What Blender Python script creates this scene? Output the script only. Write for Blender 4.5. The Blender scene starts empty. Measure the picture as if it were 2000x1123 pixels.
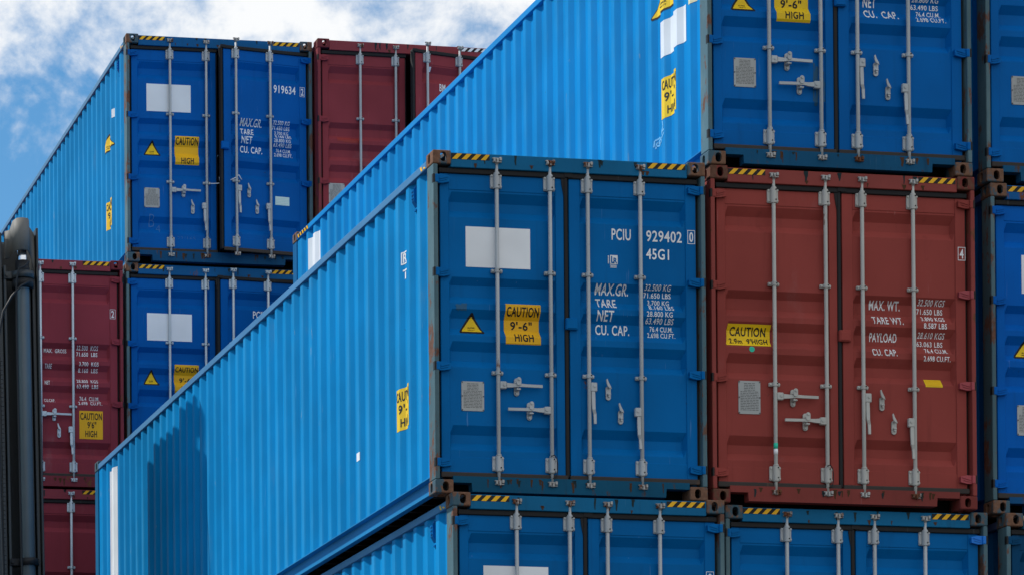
import bpy, bmesh, math, random
from mathutils import Vector, Matrix, noise as mnoise
random.seed(4)
D = bpy.data
SC = bpy.context.scene
COL = SC.collection
R = math.radians

# ------------------------------------------------------------------ camera
Z0 = 8.688                                   # height of the fourth tier above the yard
W, L, H = 2.438, 12.192, 2.896
cam = D.cameras.new('camera'); co = D.objects.new('camera', cam); COL.objects.link(co)
F_PX, YAW, PITCH, ROLL = 6245.36, .1660326, .0096078, -.0062413
PPX, PPY = -230.27, 2213.74
cam.sensor_fit = 'HORIZONTAL'; cam.sensor_width = 36.0
cam.lens = F_PX / 2000 * 36
cam.shift_x = (1000 - PPX) / 2000
cam.shift_y = (PPY - 561.5) / 2000
cam.clip_start = .1; cam.clip_end = 4000
fw = Vector((math.sin(YAW), math.cos(YAW), 0)); rt = Vector((math.cos(YAW), -math.sin(YAW), 0)); up = Vector((0, 0, 1))
f2 = fw*math.cos(PITCH) + up*math.sin(PITCH); u2 = up*math.cos(PITCH) - fw*math.sin(PITCH)
r3 = rt*math.cos(ROLL) + u2*math.sin(ROLL); u3 = u2*math.cos(ROLL) - rt*math.sin(ROLL)
M4 = Matrix.Identity(4)
for i in range(3):
    M4[i][0] = r3[i]; M4[i][1] = u3[i]; M4[i][2] = -f2[i]
M4.translation = Vector((-9.084268, -25.73656, Z0 - 5.631486))
co.matrix_world = M4
SC.camera = co

# ------------------------------------------------------------------ world, sun, exposure
SUN_EL, SUN_AZ = R(48), R(38)                # azimuth: swing from -X towards +Y
wd = D.worlds.new('World'); SC.world = wd; wd.use_nodes = True
nt = wd.node_tree; nt.nodes.clear()
def N(t, typ, **kw):
    n = t.nodes.new(typ)
    for k, v in kw.items(): setattr(n, k, v)
    return n
out = N(nt, 'ShaderNodeOutputWorld'); bg = N(nt, 'ShaderNodeBackground')
sky = N(nt, 'ShaderNodeTexSky', sky_type='NISHITA', sun_disc=False, sun_elevation=SUN_EL, sun_rotation=R(308))
sky.air_density = 1.0; sky.dust_density = .3; sky.ozone_density = 3.0
tc = N(nt, 'ShaderNodeTexCoord')
mp = N(nt, 'ShaderNodeMapping'); mp.inputs['Scale'].default_value = (1, 1, 1.15)
nt.links.new(tc.outputs['Generated'], mp.inputs['Vector'])
n1 = N(nt, 'ShaderNodeTexNoise'); n1.inputs['Scale'].default_value = 34; n1.inputs['Detail'].default_value = 9; n1.inputs['Roughness'].default_value = .57; n1.inputs['Distortion'].default_value = .3
n2 = N(nt, 'ShaderNodeTexNoise'); n2.inputs['Scale'].default_value = 7; n2.inputs['Detail'].default_value = 3
nt.links.new(mp.outputs[0], n1.inputs['Vector']); nt.links.new(mp.outputs[0], n2.inputs['Vector'])
def vec_dot(v):
    n = N(nt, 'ShaderNodeVectorMath', operation='DOT_PRODUCT'); n.inputs[1].default_value = v
    nt.links.new(tc.outputs['Generated'], n.inputs[0]); return n.outputs['Value']
def mth(t, op, a, b=None, c=None):
    n = N(t, 'ShaderNodeMath', operation=op)
    for i, v in enumerate((a, b, c)):
        if v is None: continue
        if isinstance(v, (int, float)): n.inputs[i].default_value = v
        else: t.links.new(v, n.inputs[i])
    return n.outputs[0]
# a bank of cloud whose lower left edge runs through the view; elsewhere broken cloud
bank = mth(nt, 'MULTIPLY_ADD', vec_dot((3.147, -3.372, 7.366)), 1.0, .035)
bank = mth(nt, 'MINIMUM', mth(nt, 'MAXIMUM', bank, -.35), .22)
near = N(nt, 'ShaderNodeMapRange', interpolation_type='SMOOTHSTEP'); nt.links.new(vec_dot((0.2536, 0.9082, 0.3329)), near.inputs['Value'])
for k, x in zip(('From Min', 'From Max'), (.86, .955)): near.inputs[k].default_value = x
far = mth(nt, 'MINIMUM', mth(nt, 'MAXIMUM', mth(nt, 'ADD', vec_dot((.12, -.34, 0)), -.06), -.14), .17)    # unseen scattered cloud, thickened behind the camera to light the door ends
bank = mth(nt, 'MULTIPLY_ADD', mth(nt, 'SUBTRACT', bank, far), near.outputs[0], far)
n3 = N(nt, 'ShaderNodeTexNoise'); n3.inputs['Scale'].default_value = 120; n3.inputs['Detail'].default_value = 6; n3.inputs['Roughness'].default_value = .6
nt.links.new(mp.outputs[0], n3.inputs['Vector'])
s = mth(nt, 'ADD', n1.outputs['Fac'], mth(nt, 'MULTIPLY_ADD', n2.outputs['Fac'], .45, -.225))
s = mth(nt, 'ADD', s, mth(nt, 'MULTIPLY_ADD', n3.outputs['Fac'], .40, -.20))
s = mth(nt, 'ADD', s, bank)
mr = N(nt, 'ShaderNodeMapRange', interpolation_type='SMOOTHSTEP'); nt.links.new(s, mr.inputs['Value'])
mr.inputs['From Min'].default_value = .34; mr.inputs['From Max'].default_value = .76
sc_ = N(nt, 'ShaderNodeVectorMath', operation='SCALE'); sc_.inputs['Scale'].default_value = .138
nt.links.new(sky.outputs[0], sc_.inputs[0])
tint = N(nt, 'ShaderNodeMix', data_type='RGBA', blend_type='MULTIPLY'); tint.inputs['Factor'].default_value = 1
tint.inputs[7].default_value = (.46, .80, .92, 1); nt.links.new(sc_.outputs[0], tint.inputs[6])
mx = N(nt, 'ShaderNodeMix', data_type='RGBA'); nt.links.new(mr.outputs[0], mx.inputs['Factor'])
nt.links.new(tint.outputs[2], mx.inputs[6])
sepz = N(nt, 'ShaderNodeSeparateXYZ'); nt.links.new(tc.outputs['Generated'], sepz.inputs[0])
zb_ = N(nt, 'ShaderNodeMapRange'); nt.links.new(sepz.outputs['Z'], zb_.inputs['Value'])
for k, x in zip(('From Min', 'From Max', 'To Min', 'To Max'), (.42, .95, 1., 1.45)): zb_.inputs[k].default_value = x
cw = N(nt, 'ShaderNodeVectorMath', operation='SCALE'); cw.inputs[0].default_value = (.97, .985, 1.0); nt.links.new(zb_.outputs[0], cw.inputs['Scale'])
nt.links.new(cw.outputs[0], mx.inputs[7])
nt.links.new(mx.outputs[2], bg.inputs['Color']); bg.inputs['Strength'].default_value = 1.0
nt.links.new(bg.outputs[0], out.inputs['Surface'])
sl = D.lights.new('sun', 'SUN'); sl.energy = 4.8; sl.angle = R(.5); sl.color = (1, .95, .88)
so = D.objects.new('sun', sl); COL.objects.link(so)
sd = Vector((-math.cos(SUN_EL)*math.cos(SUN_AZ), math.cos(SUN_EL)*math.sin(SUN_AZ), math.sin(SUN_EL)))
so.rotation_euler = sd.to_track_quat('Z', 'Y').to_euler(); so.location = (-40, 10, 60)
SC.view_settings.view_transform = 'Standard'; SC.view_settings.look = 'None'
SC.view_settings.exposure = 0; SC.view_settings.gamma = 1

# ------------------------------------------------------------------ materials
MATS = {}
def base_mat(name):
    m = D.materials.new(name); m.use_nodes = True
    t = m.node_tree; b = t.nodes['Principled BSDF']
    return m, t, b
def coords(t, scale=(1, 1, 1)):
    c = N(t, 'ShaderNodeTexCoord'); oi = N(t, 'ShaderNodeObjectInfo')
    mu = mth(t, 'MULTIPLY', oi.outputs['Random'], 41.0)
    ad = N(t, 'ShaderNodeVectorMath', operation='ADD')
    cb = N(t, 'ShaderNodeCombineXYZ'); t.links.new(mu, cb.inputs[0]); t.links.new(mu, cb.inputs[2])
    t.links.new(c.outputs['Object'], ad.inputs[0]); t.links.new(cb.outputs[0], ad.inputs[1])
    return ad.outputs[0]
def nz(t, v, scale, detail=4, rough=.55, sc=None):
    if sc:
        m = N(t, 'ShaderNodeMapping'); m.inputs['Scale'].default_value = sc; t.links.new(v, m.inputs['Vector']); v = m.outputs[0]
    n = N(t, 'ShaderNodeTexNoise'); n.inputs['Scale'].default_value = scale; n.inputs['Detail'].default_value = detail; n.inputs['Roughness'].default_value = rough
    t.links.new(v, n.inputs['Vector']); return n.outputs['Fac']
def rng(t, v, a, b, lo=0., hi=1.):
    n = N(t, 'ShaderNodeMapRange', interpolation_type='SMOOTHSTEP'); t.links.new(v, n.inputs['Value'])
    for k, x in zip(('From Min', 'From Max', 'To Min', 'To Max'), (a, b, lo, hi)): n.inputs[k].default_value = x
    return n.outputs[0]
def mixc(t, f, a, b):
    n = N(t, 'ShaderNodeMix', data_type='RGBA')
    for i, v in ((0, f), (6, a), (7, b)):
        if isinstance(v, (int, float)): n.inputs[i].default_value = v
        elif isinstance(v, tuple): n.inputs[i].default_value = (*v, 1)
        else: t.links.new(v, n.inputs[i])
    return n.outputs[2]
def paint(name, col, chalk=.0, rust=.2, rough=.45, streak=.35, spec=.25, bump=.15, metal=0., rustcol=(.13, .05, .025), ribs=False):
    if name in MATS: return MATS[name]
    m, t, b = base_mat(name); v = coords(t)
    c = mixc(t, rng(t, nz(t, v, .9, 3), .3, .7), tuple(x*.88 for x in col), tuple(min(1, x*1.1) for x in col))
    g = sum(col)/3
    if chalk > 0:
        pale = (.11 + .25*col[0], .16 + .35*col[1], .18 + .30*col[2]) if col[2] > col[0] else tuple(x*.45 + (.10 + .6*g) for x in col)
        c = mixc(t, rng(t, nz(t, v, 2.2, 6, .65, (1, 1, .5)), .62-.4*chalk, .9-.4*chalk, 0, min(1, .35+chalk)), c, pale)
    if streak > 0:
        dirt = tuple(x*.55 + .003 for x in col)
        c = mixc(t, rng(t, nz(t, v, 3.0, 5, .6, (4, 4, .28)), .54, .82, 0, streak), c, dirt)
        c = mixc(t, rng(t, nz(t, v, 26, 3, .5), .62, .8, 0, streak*.5), c, dirt)
    if streak > 0 and metal == 0 and bump > 0:
        sm = mth(t, 'MULTIPLY', rng(t, nz(t, v, 55, 2, .5, (1, 1, .035)), .70, .76), rng(t, nz(t, v, 1.3, 3), .50, .62))
        c = mixc(t, mth(t, 'MULTIPLY', sm, .55), c, tuple(min(.8, x*1.15 + .11) for x in col))
        spot = rng(t, nz(t, v, 7.5, 4, .7), .69, .76)
        c = mixc(t, mth(t, 'MULTIPLY', spot, .45), c, (.035, .042, .036))
    if ribs:                                   # the proud ribs are rubbed and chalked by neighbouring boxes
        oc = N(t, 'ShaderNodeTexCoord'); sx = N(t, 'ShaderNodeSeparateXYZ'); t.links.new(oc.outputs['Object'], sx.inputs[0])
        proud = rng(t, sx.outputs[0], .0185, .0295, 1, 0)
        c = mixc(t, mth(t, 'MULTIPLY', proud, rng(t, nz(t, v, 1.6, 5, .65, (1, 1, .35)), .38, .66, .02, .26)), c, (.07, .33, .56))
        rub = mth(t, 'MULTIPLY', proud, rng(t, nz(t, v, 11, 4, .65, (1, 1, .22)), .66, .72))
        c = mixc(t, mth(t, 'MULTIPLY', rub, rng(t, nz(t, v, .7, 2), .45, .6)), c, (.22, .30, .34))
        c = mixc(t, rng(t, nz(t, v, .55, 4, .6), .5, .72, 0, .22), c, tuple(x*.7 for x in col))
    if rust > 0:
        r = mixc(t, nz(t, v, 30, 5), tuple(x*.45 for x in rustcol), tuple(x*1.9 for x in rustcol))
        mask = mth(t, 'ADD', mth(t, 'MULTIPLY', nz(t, v, 9, 7, .7, (1, 1, .45)), .6), mth(t, 'MULTIPLY', nz(t, v, 1.7, 2), .4))
        th = .70 - .26*rust
        mask = rng(t, mask, th, th + .05)
        c = mixc(t, mask, c, r)
        ro = mth(t, 'MULTIPLY_ADD', mask, .85-rough, rough)
    else: ro = mth(t, 'MULTIPLY_ADD', nz(t, v, 3, 2), .1, rough-.05)
    t.links.new(c, b.inputs['Base Color']); t.links.new(ro, b.inputs['Roughness'])
    b.inputs['Specular IOR Level'].default_value = spec; b.inputs['Metallic'].default_value = metal
    if bump > 0:
        bn = N(t, 'ShaderNodeBump'); bn.inputs['Strength'].default_value = bump; bn.inputs['Distance'].default_value = .02
        hh = mth(t, 'ADD', mth(t, 'MULTIPLY', nz(t, v, 2.0, 2), .8), mth(t, 'MULTIPLY', nz(t, v, 45, 3), .06))
        t.links.new(hh, bn.inputs['Height']); t.links.new(bn.outputs[0], b.inputs['Normal'])
    MATS[name] = m; return m

def blueset(k, door, side, dusty=.5):  # separate door and side tones: shade, sunlight and sun fading mixed into the paint
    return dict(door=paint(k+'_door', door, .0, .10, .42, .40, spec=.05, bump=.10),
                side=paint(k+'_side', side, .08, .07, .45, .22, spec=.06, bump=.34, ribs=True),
                frame=paint(k+'_frame', (.003, door[1]*.95+.004, door[2]*.72), .05, .34, .6, .6, spec=.12),
                sill=paint(k+'_sill', (.004, door[1]*.62+.003, door[2]*.42), .03, .52, .6, .8, spec=.1, rustcol=(.07, .04, .028)),
                post=paint(k+'_post', (.075, .140, .165), .45, .66, .6, .5, spec=.15, rustcol=(.12, .06, .042)),
                rail=paint(k+'_rail', (.004+.13*dusty, side[1]*(1-.12*dusty), side[2]*(1-.5*dusty)), .25*dusty, .25*dusty, .5, .15, spec=.15),
                brail=paint(k+'_bottom_rail', (.01, side[1]*.85, side[2]*.8), .05, .12, .5, .3, spec=.15),
                cast=paint(k+'_casting', (.05, .10, .13), .1, .88, .75, .5, spec=.15, rustcol=(.15, .078, .048)))
def redset(k, col, rustier=.9):
    return dict(door=paint(k+'_door', col, .06, .14, .5, .42, spec=.05, bump=.10),
                side=paint(k+'_side', col, .05, .1, .5, .2, spec=.15),
                frame=paint(k+'_frame', tuple(x*.9 for x in col), .0, .40, .6, .5, spec=.15), sill=paint(k+'_sill', tuple(x*.75 for x in col), .0, .5, .6, .6, spec=.12),
                post=paint(k+'_post', tuple(x*.85 for x in col), .0, .60, .6, .4, spec=.15),
                rail=paint(k+'_rail', col, .0, .3, .5, .3, spec=.15), brail=paint(k+'_bottom_rail', col, .0, .3, .5, .3, spec=.15),
                cast=paint(k+'_casting', tuple(x*.6 for x in col), .0, rustier, .75, .5, spec=.15, rustcol=(.105, .050, .032)))
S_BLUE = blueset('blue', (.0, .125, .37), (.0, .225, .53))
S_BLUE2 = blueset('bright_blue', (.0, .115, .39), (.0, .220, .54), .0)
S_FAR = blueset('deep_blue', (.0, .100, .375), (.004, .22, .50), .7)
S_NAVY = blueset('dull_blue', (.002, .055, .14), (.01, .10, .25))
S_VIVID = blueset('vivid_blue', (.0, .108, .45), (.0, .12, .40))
S_RED = redset('brick_red', (.285, .055, .045))
S_MAR = redset('maroon', (.255, .042, .052), .75)
S_MAR2 = redset('dark_maroon', (.25, .040, .056), .25)
M_GEAR = paint('galvanised_gear', (.42, .44, .45), .0, .26, .5, .65, metal=.15)
M_GEARC = paint('cream_gear', (.47, .46, .42), .0, .26, .5, .6)
M_GEARN = paint('new_galvanised', (.5, .56, .6), .0, .0, .4, .3, metal=.3)
M_CAM = paint('rusty_cam', (.40, .39, .37), .0, .74, .5, .6, metal=.3)
M_RUBBER = paint('black_rubber', (.016, .016, .017), .0, .22, .75, .3, rustcol=(.07, .04, .025))
M_RUBDIRT = paint('dusty_rubber', (.045, .038, .034), .0, .45, .8, .4, rustcol=(.07, .045, .032))
M_SCRAWL = paint('faint_chalk_scrawl', (.05, .17, .42), .0, .0, .7, .0, bump=0)
M_CREAM = paint('cream_sticker', (.78, .72, .45), .0, .0, .6, .1, bump=0)
M_STAIN = paint('rust_drip', (.075, .036, .018), .0, .0, .85, .4, spec=.1, bump=0)
M_STAIN2 = paint('grime_drip', (.018, .032, .036), .0, .0, .8, .4, spec=.1, bump=0)
M_DARK = paint('dark_underside', (.022, .022, .025), .0, .3, .8, .3)
M_WHITE = paint('white_vinyl', (.78, .80, .82), .0, .0, .5, .07, bump=0)
M_LETTER = paint('white_lettering', (.80, .80, .80), .0, .0, .6, .15, bump=0)
M_YELLOW = paint('yellow_vinyl', (.86, .45, .008), .0, .0, .5, .12, bump=0)
M_YELB = paint('bright_yellow_vinyl', (.86, .56, .01), .0, .0, .5, .12, bump=0)
M_BLACK = paint('black_print_and_notch', (.012, .012, .012), .0, .0, .6, .0, bump=0)
M_PLATE = paint('data_plate_metal', (.36, .37, .36), .0, .12, .45, .6, metal=.3)
M_PLTXT = paint('plate_print', (.12, .12, .12), .0, .0, .6, .0, bump=0)
M_TEAL = paint('teal_touch_up', (.012, .19, .30), .0, .0, .5, .2, bump=0)
M_SCUFF = paint('dark_teal_scuff', (.02, .10, .20), .3, .0, .6, .3, bump=0)
M_PALEBLUE = paint('pale_blue_smear', (.14, .42, .68), .0, .0, .6, .2, bump=0)
M_GREENST = paint('pale_green_sticker', (.50, .72, .68), .0, .0, .6, .1, bump=0)
M_MINT = paint('mint_tape', (.03, .55, .36), .0, .0, .5, .1, bump=0)
M_REDPATCH = paint('red_repaint', (.30, .03, .025), .0, .0, .5, .2, bump=0)
M_PINKHINGE = paint('pink_red_repaint', (.36, .06, .07), .0, .03, .5, .2)
M_BLUEHINGE = paint('fresh_blue_repaint', (.005, .17, .60), .0, .0, .45, .1)
M_REDPRINT = paint('faded_red_print', (.75, .18, .22), .0, .0, .6, .1, bump=0)
M_STRPALE = paint('pale_stripe', (.70, .62, .42), .0, .0, .6, .3, bump=0)
M_MAST = paint('mast_dark_steel', (.034, .039, .041), .10, .12, .42, .5, spec=.4)
M_MASTG = paint('cylinder_grey_green', (.10, .125, .135), .10, .05, .35, .5, spec=.5)
M_MASTB = paint('greasy_black_steel', (.014, .014, .015), .0, .25, .5, .5)
M_CHROME = paint('chrome_rod', (.75, .77, .78), .0, .0, .18, .0, metal=1., bump=0)
M_HOSE = paint('rubber_hose', (.022, .022, .023), .0, .0, .5, .3)

# ------------------------------------------------------------------ mesh helpers
def new_mesh(name, bm, mats):
    me = D.meshes.new(name); bm.to_mesh(me); bm.free()
    for m in (mats if isinstance(mats, (list, tuple)) else [mats]): me.materials.append(m)
    return me
def link(name, me, parent=None, loc=(0, 0, 0)):
    o = D.objects.new(name, me); COL.objects.link(o); o.location = loc
    if parent: o.parent = parent
    return o
def quad(bm, pts, mi=0):
    f = bm.faces.new([bm.verts.new(p) for p in pts]); f.material_index = mi; return f
def box(bm, x0, x1, y0, y1, z0, z1, mi=0):
    v = [bm.verts.new((x, y, z)) for x in (x0, x1) for y in (y0, y1) for z in (z0, z1)]
    for a in ((0, 1, 3, 2), (4, 6, 7, 5), (0, 4, 5, 1), (2, 3, 7, 6), (0, 2, 6, 4), (1, 5, 7, 3)):
        f = bm.faces.new([v[i] for i in a]); f.material_index = mi
    return v
def bbox_(bm, x0, x1, y0, y1, z0, z1, bev=.004, mi=0, seg=1):
    v = box(bm, x0, x1, y0, y1, z0, z1, mi)
    es = {e for q in v for e in q.link_edges}
    bmesh.ops.bevel(bm, geom=list(es), offset=bev, segments=seg, affect='EDGES', profile=.5, material=mi)
def prism(bm, poly, axis, a, b, mi=0):
    """extrude a 2D polygon; axis 'y': poly in x,z; 'x': poly in y,z; 'z': poly in x,y"""
    def P(p, t): return {'y': (p[0], t, p[1]), 'x': (t, p[0], p[1]), 'z': (p[0], p[1], t)}[axis]
    A = [bm.verts.new(P(p, a)) for p in poly]; B = [bm.verts.new(P(p, b)) for p in poly]
    n = len(poly); fs = [bm.faces.new(A), bm.faces.new(B)]
    for i in range(n): fs.append(bm.faces.new((A[i], A[(i+1) % n], B[(i+1) % n], B[i])))
    for f in fs: f.material_index = mi
def fixn(bm): bmesh.ops.recalc_face_normals(bm, faces=bm.faces)
def lathe(bm, prof, cx, cy, n=12, mi=0, smooth=True):
    """prof: (r,z) list, about a vertical axis"""
    rows = []
    for r, z in prof:
        rows.append([bm.verts.new((cx+r*math.cos(2*math.pi*i/n), cy+r*math.sin(2*math.pi*i/n), z)) for i in range(n)])
    for a, b in zip(rows, rows[1:]):
        for i in range(n):
            f = bm.faces.new((a[i], a[(i+1) % n], b[(i+1) % n], b[i])); f.smooth = smooth; f.material_index = mi
    for rw in (rows[0][::-1], rows[-1]):
        f = bm.faces.new(rw); f.material_index = mi
def tube(bm, pts, r, n=8, mi=0):
    pts = [Vector(p) for p in pts]; rows = []
    for i, p in enumerate(pts):
        d = (pts[min(i+1, len(pts)-1)] - pts[max(i-1, 0)]).normalized()
        a = d.cross(Vector((0, 1, .01)) if abs(d.y) < .9 else Vector((1, 0, 0))).normalized(); b = d.cross(a)
        rows.append([bm.verts.new(p + r*(a*math.cos(2*math.pi*k/n) + b*math.sin(2*math.pi*k/n))) for k in range(n)])
    for a, b in zip(rows, rows[1:]):
        for k in range(n):
            f = bm.faces.new((a[k], a[(k+1) % n], b[(k+1) % n], b[k])); f.smooth = True; f.material_index = mi
    for rw in (rows[0][::-1], rows[-1]):
        f = bm.faces.new(rw); f.material_index = mi
def stadium(cx, cz, w, h, n=8):
    r = w/2; s = h/2 - r; p = []
    for i in range(n+1): a = math.pi*i/n; p.append((cx+r*math.cos(a), cz+s+r*math.sin(a)))
    for i in range(n+1): a = math.pi+math.pi*i/n; p.append((cx+r*math.cos(a), cz-s+r*math.sin(a)))
    return p
CACHE = {}
def cached(key, fn, mats):
    mats = tuple(mats) if isinstance(mats, (list, tuple)) else (mats,)
    k = (key,) + tuple(m.name for m in mats)
    if k not in CACHE:
        bm = bmesh.new(); fn(bm); CACHE[k] = new_mesh(key.split('|')[0], bm, mats)
    return CACHE[k]

# ------------------------------------------------------------------ container surfaces
REC = [(2.562, 2.487, 2.409, 2.345), (1.842, 1.782, 1.685, 1.622), (1.575, 1.505, 1.415, 1.352), (1.30, 1.225, 1.142, 1.080), (.590, .517, .442, .377)]
DY, DD = .055, .047                           # door skin, depth of its pressings
def door_breaks():
    b = []
    for r in REC: b += list(r)
    return sorted(b)
def door_y(z):
    for a, b, c, d in REC:
        if d < z < a:
            if z >= b: return DY + DD*(a-z)/(a-b)
            if z >= c: return DY + DD
            return DY + DD*(z-d)/(c-d)
    return DY
PITCH_S, X_OUT, X_IN = .28, .017, .051
def side_breaks():
    b = []
    y = .18
    while y < L-.2:
        for q in (0, .068, .14, .208): b.append(y+q)
        y += PITCH_S
    return [v for v in b if v < L-.18]
def side_x(y):
    if y <= .18 or y > L-.19: return X_OUT
    t = (y-.18) % PITCH_S
    if t < .068: return X_OUT + (X_IN-X_OUT)*t/.068
    if t < .14: return X_IN
    if t < .208: return X_IN - (X_IN-X_OUT)*(t-.14)/.068
    return X_OUT
def conform(bm, surf, off):
    """lay a flat mesh (u,0,w) on the door skin or the side panel, cutting it at the folds"""
    cos = [v.co.copy() for v in bm.verts]
    if surf == 'door':
        lo, hi = min(c.z for c in cos), max(c.z for c in cos)
        for z in door_breaks():
            if lo < z < hi: bmesh.ops.bisect_plane(bm, geom=bm.verts[:]+bm.edges[:]+bm.faces[:], plane_co=(0, 0, z), plane_no=(0, 0, 1))
        for v in bm.verts: v.co.y = door_y(v.co.z) - off
    elif surf == 'side':
        lo, hi = min(c.x for c in cos), max(c.x for c in cos)
        for y in side_breaks():
            if lo < y < hi: bmesh.ops.bisect_plane(bm, geom=bm.verts[:]+bm.edges[:]+bm.faces[:], plane_co=(y, 0, 0), plane_no=(1, 0, 0))
        for v in bm.verts:
            y = v.co.x; v.co = Vector((side_x(y) - off, y, v.co.z))
    else:                                      # a flat plate at y = surf
        for v in bm.verts: v.co.y = surf - off
_TXT = {}
def text_geo(s, bold):
    if (s, bold) not in _TXT:
        c = D.curves.new('t', 'FONT'); c.body = s; c.size = 1; c.resolution_u = 3; c.offset = bold; c.space_character = 1.08
        o = D.objects.new('t', c); COL.objects.link(o)
        dg = bpy.context.evaluated_depsgraph_get(); me = D.meshes.new_from_object(o.evaluated_get(dg))
        D.objects.remove(o); D.curves.remove(c)
        vs = [v.co.copy() for v in me.vertices]; fs = [tuple(p.vertices) for p in me.polygons]; D.meshes.remove(me)
        x0, x1 = min(v.x for v in vs), max(v.x for v in vs); y0, y1 = min(v.y for v in vs), max(v.y for v in vs)
        _TXT[(s, bold)] = ([((v.x-x0)/(x1-x0), (v.y-y0)/(y1-y0)) for v in vs], fs)
    return _TXT[(s, bold)]
def add_text(bm, s, u0, u1, w0, w1, mi=0, bold=.022):
    vs, fs = text_geo(s, bold)
    vv = [bm.verts.new((u0+(u1-u0)*a, 0, w0+(w1-w0)*b)) for a, b in vs]
    for f in fs:
        try: q = bm.faces.new([vv[i] for i in f]); q.material_index = mi
        except ValueError: pass
def add_poly(bm, pts, mi=0):
    f = bm.faces.new([bm.verts.new((u, 0, w)) for u, w in pts]); f.material_index = mi
def add_rect(bm, u0, u1, w0, w1, mi=0): add_poly(bm, [(u0, w0), (u1, w0), (u1, w1), (u0, w1)], mi)
def add_frame(bm, u0, u1, w0, w1, t, mi=0):
    add_rect(bm, u0, u1, w0, w0+t, mi); add_rect(bm, u0, u1, w1-t, w1, mi)
    s = 1 if u1 > u0 else -1
    add_rect(bm, u0, u0+t*s, w0+t, w1-t, mi); add_rect(bm, u1-t*s, u1, w0+t, w1-t, mi)
def decal(name, parent, org, surf, layers, mats):
    """layers: functions drawing on one flat bmesh each; every layer lies 1.6 mm above the one before"""
    allb = bmesh.new()
    for i, fn in enumerate(layers):
        bm = bmesh.new(); fn(bm); conform(bm, surf, .002 + .0016*i)
        me = D.meshes.new('tmp'); bm.to_mesh(me); bm.free(); allb.from_mesh(me); D.meshes.remove(me)
    bmesh.ops.translate(allb, verts=allb.verts, vec=(-org[0], -org[1], -org[2]))
    return link(name, new_mesh(name, allb, mats), parent)
def rough_rect(u0, u1, w0, w1, j, seed, n=7):
    rd = random.Random(seed); p = []
    for a, b, c, d in ((u0, w0, u1, w0), (u1, w0, u1, w1), (u1, w1, u0, w1), (u0, w1, u0, w0)):
        for k in range(n):
            t = k/n; p.append((a+(c-a)*t + rd.uniform(-j, j), b+(d-b)*t + rd.uniform(-j, j)))
    return p

# ------------------------------------------------------------------ corner casting
def make_casting():
    def tmp(fn):
        bm = bmesh.new(); fn(bm); fixn(bm); me = D.meshes.new('c'); bm.to_mesh(me); bm.free()
        o = D.objects.new('c', me); COL.objects.link(o); return o
    A, B, Cc = .162, .178, .118
    body = tmp(lambda bm: bbox_(bm, 0, A, 0, B, 0, Cc, .012, 0, 3))
    cut = [tmp(lambda bm: box(bm, .03, A-.012, .03, B-.012, .012, Cc-.03)),
           tmp(lambda bm: prism(bm, stadium(.092, .060, .056, .082), 'y', -.05, .06)),
           tmp(lambda bm: prism(bm, stadium(.098, .060, .052, .082), 'x', -.05, .06)),
           tmp(lambda bm: prism(bm, stadium(.09, .098, .063, .12), 'z', .06, .2))]
    for c in cut:
        m = body.modifiers.new('b', 'BOOLEAN'); m.operation = 'DIFFERENCE'; m.object = c; m.solver = 'EXACT'
    dg = bpy.context.evaluated_depsgraph_get(); me = D.meshes.new_from_object(body.evaluated_get(dg))
    vs = [tuple(v.co) for v in me.vertices]; fs = [tuple(p.vertices) for p in me.polygons]
    for o in cut+[body]: D.objects.remove(o)
    D.meshes.remove(me)
    return vs, fs
CAST = make_casting()
def casting_bm(bm, right, rear, bottom):
    vs, fs = CAST; flip = (right + rear + bottom) % 2
    vv = []
    for x, y, z in vs:
        z = z + H - .118
        if right: x = W - x
        if rear: y = L - y
        if bottom: z = H - z
        vv.append(bm.verts.new((x, y, z)))
    for f in fs:
        try: bm.faces.new([vv[i] for i in (f[::-1] if flip else f)])
        except ValueError: pass

# ------------------------------------------------------------------ container parts (container space: x right, y away, z up)
def channel_bm(s_):
    def f(bm):
        X = lambda x: W-x if s_ else x
        bbox_(bm, min(X(.048), X(.105)), max(X(.048), X(.105)), .105, .162, .118, H-.118, .004)
    return f
def rear_post_bm(s_):
    def f(bm):
        X = lambda x: W-x if s_ else x
        bbox_(bm, min(X(.004), X(.10)), max(X(.004), X(.10)), L-.165, L-.004, .118, H-.118, .006)
    return f
def header_bm(bm): bbox_(bm, .162, W-.162, .012, .10, 2.757, 2.880, .004)
def sill_bm(bm):
    # one profile with the two lifting pockets cut out of its lower edge
    prism(bm, [(.162, .150), (.162, .094), (.325, .094), (.330, .020), (2.062, .020), (2.067, .094), (W-.162, .094), (W-.162, .150)], 'y', .011, .10); fixn(bm)
def drips(bm, seed, z1, z0, y, n, lo, hi, mi):
    # dirty runs: thin ragged patches a millimetre proud of the steel
    rd = random.Random(seed)
    for _ in range(n):
        x = rd.uniform(.34, W-.40); w = rd.uniform(.004, .020); h = rd.uniform(lo, hi); zt = z1 - (rd.random() < .4)*rd.uniform(0, .02)
        P, Q = [], []
        for k in range(6):
            t = k/5; ww = w*(1-.75*t)*rd.uniform(.7, 1.2) + .0015; xx = x + rd.uniform(-.003, .003); z = max(zt-h*t, z0) - .0003*k
            P.append((xx-ww, y, z)); Q.append((xx+ww, y, z))
        quad(bm, P + Q[::-1], mi)
def rear_frame_bm(z0, z1): return lambda bm: bbox_(bm, .162, W-.162, L-.10, L-.012, z0, z1)
def rail_bm(bm):
    bbox_(bm, .003, .063, .178, L-.178, 2.786, 2.850, .005, 0, 2)
    fixn(bm)
def brail_bm(bm):
    prism(bm, [(.004, .012), (.064, .012), (.085, .030), (.085, .172), (.0145, .172), (.0145, .163), (.070, .160), (.070, .052), (.052, .036), (.004, .034)], 'y', .178, L-.178)
    fixn(bm)
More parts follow.
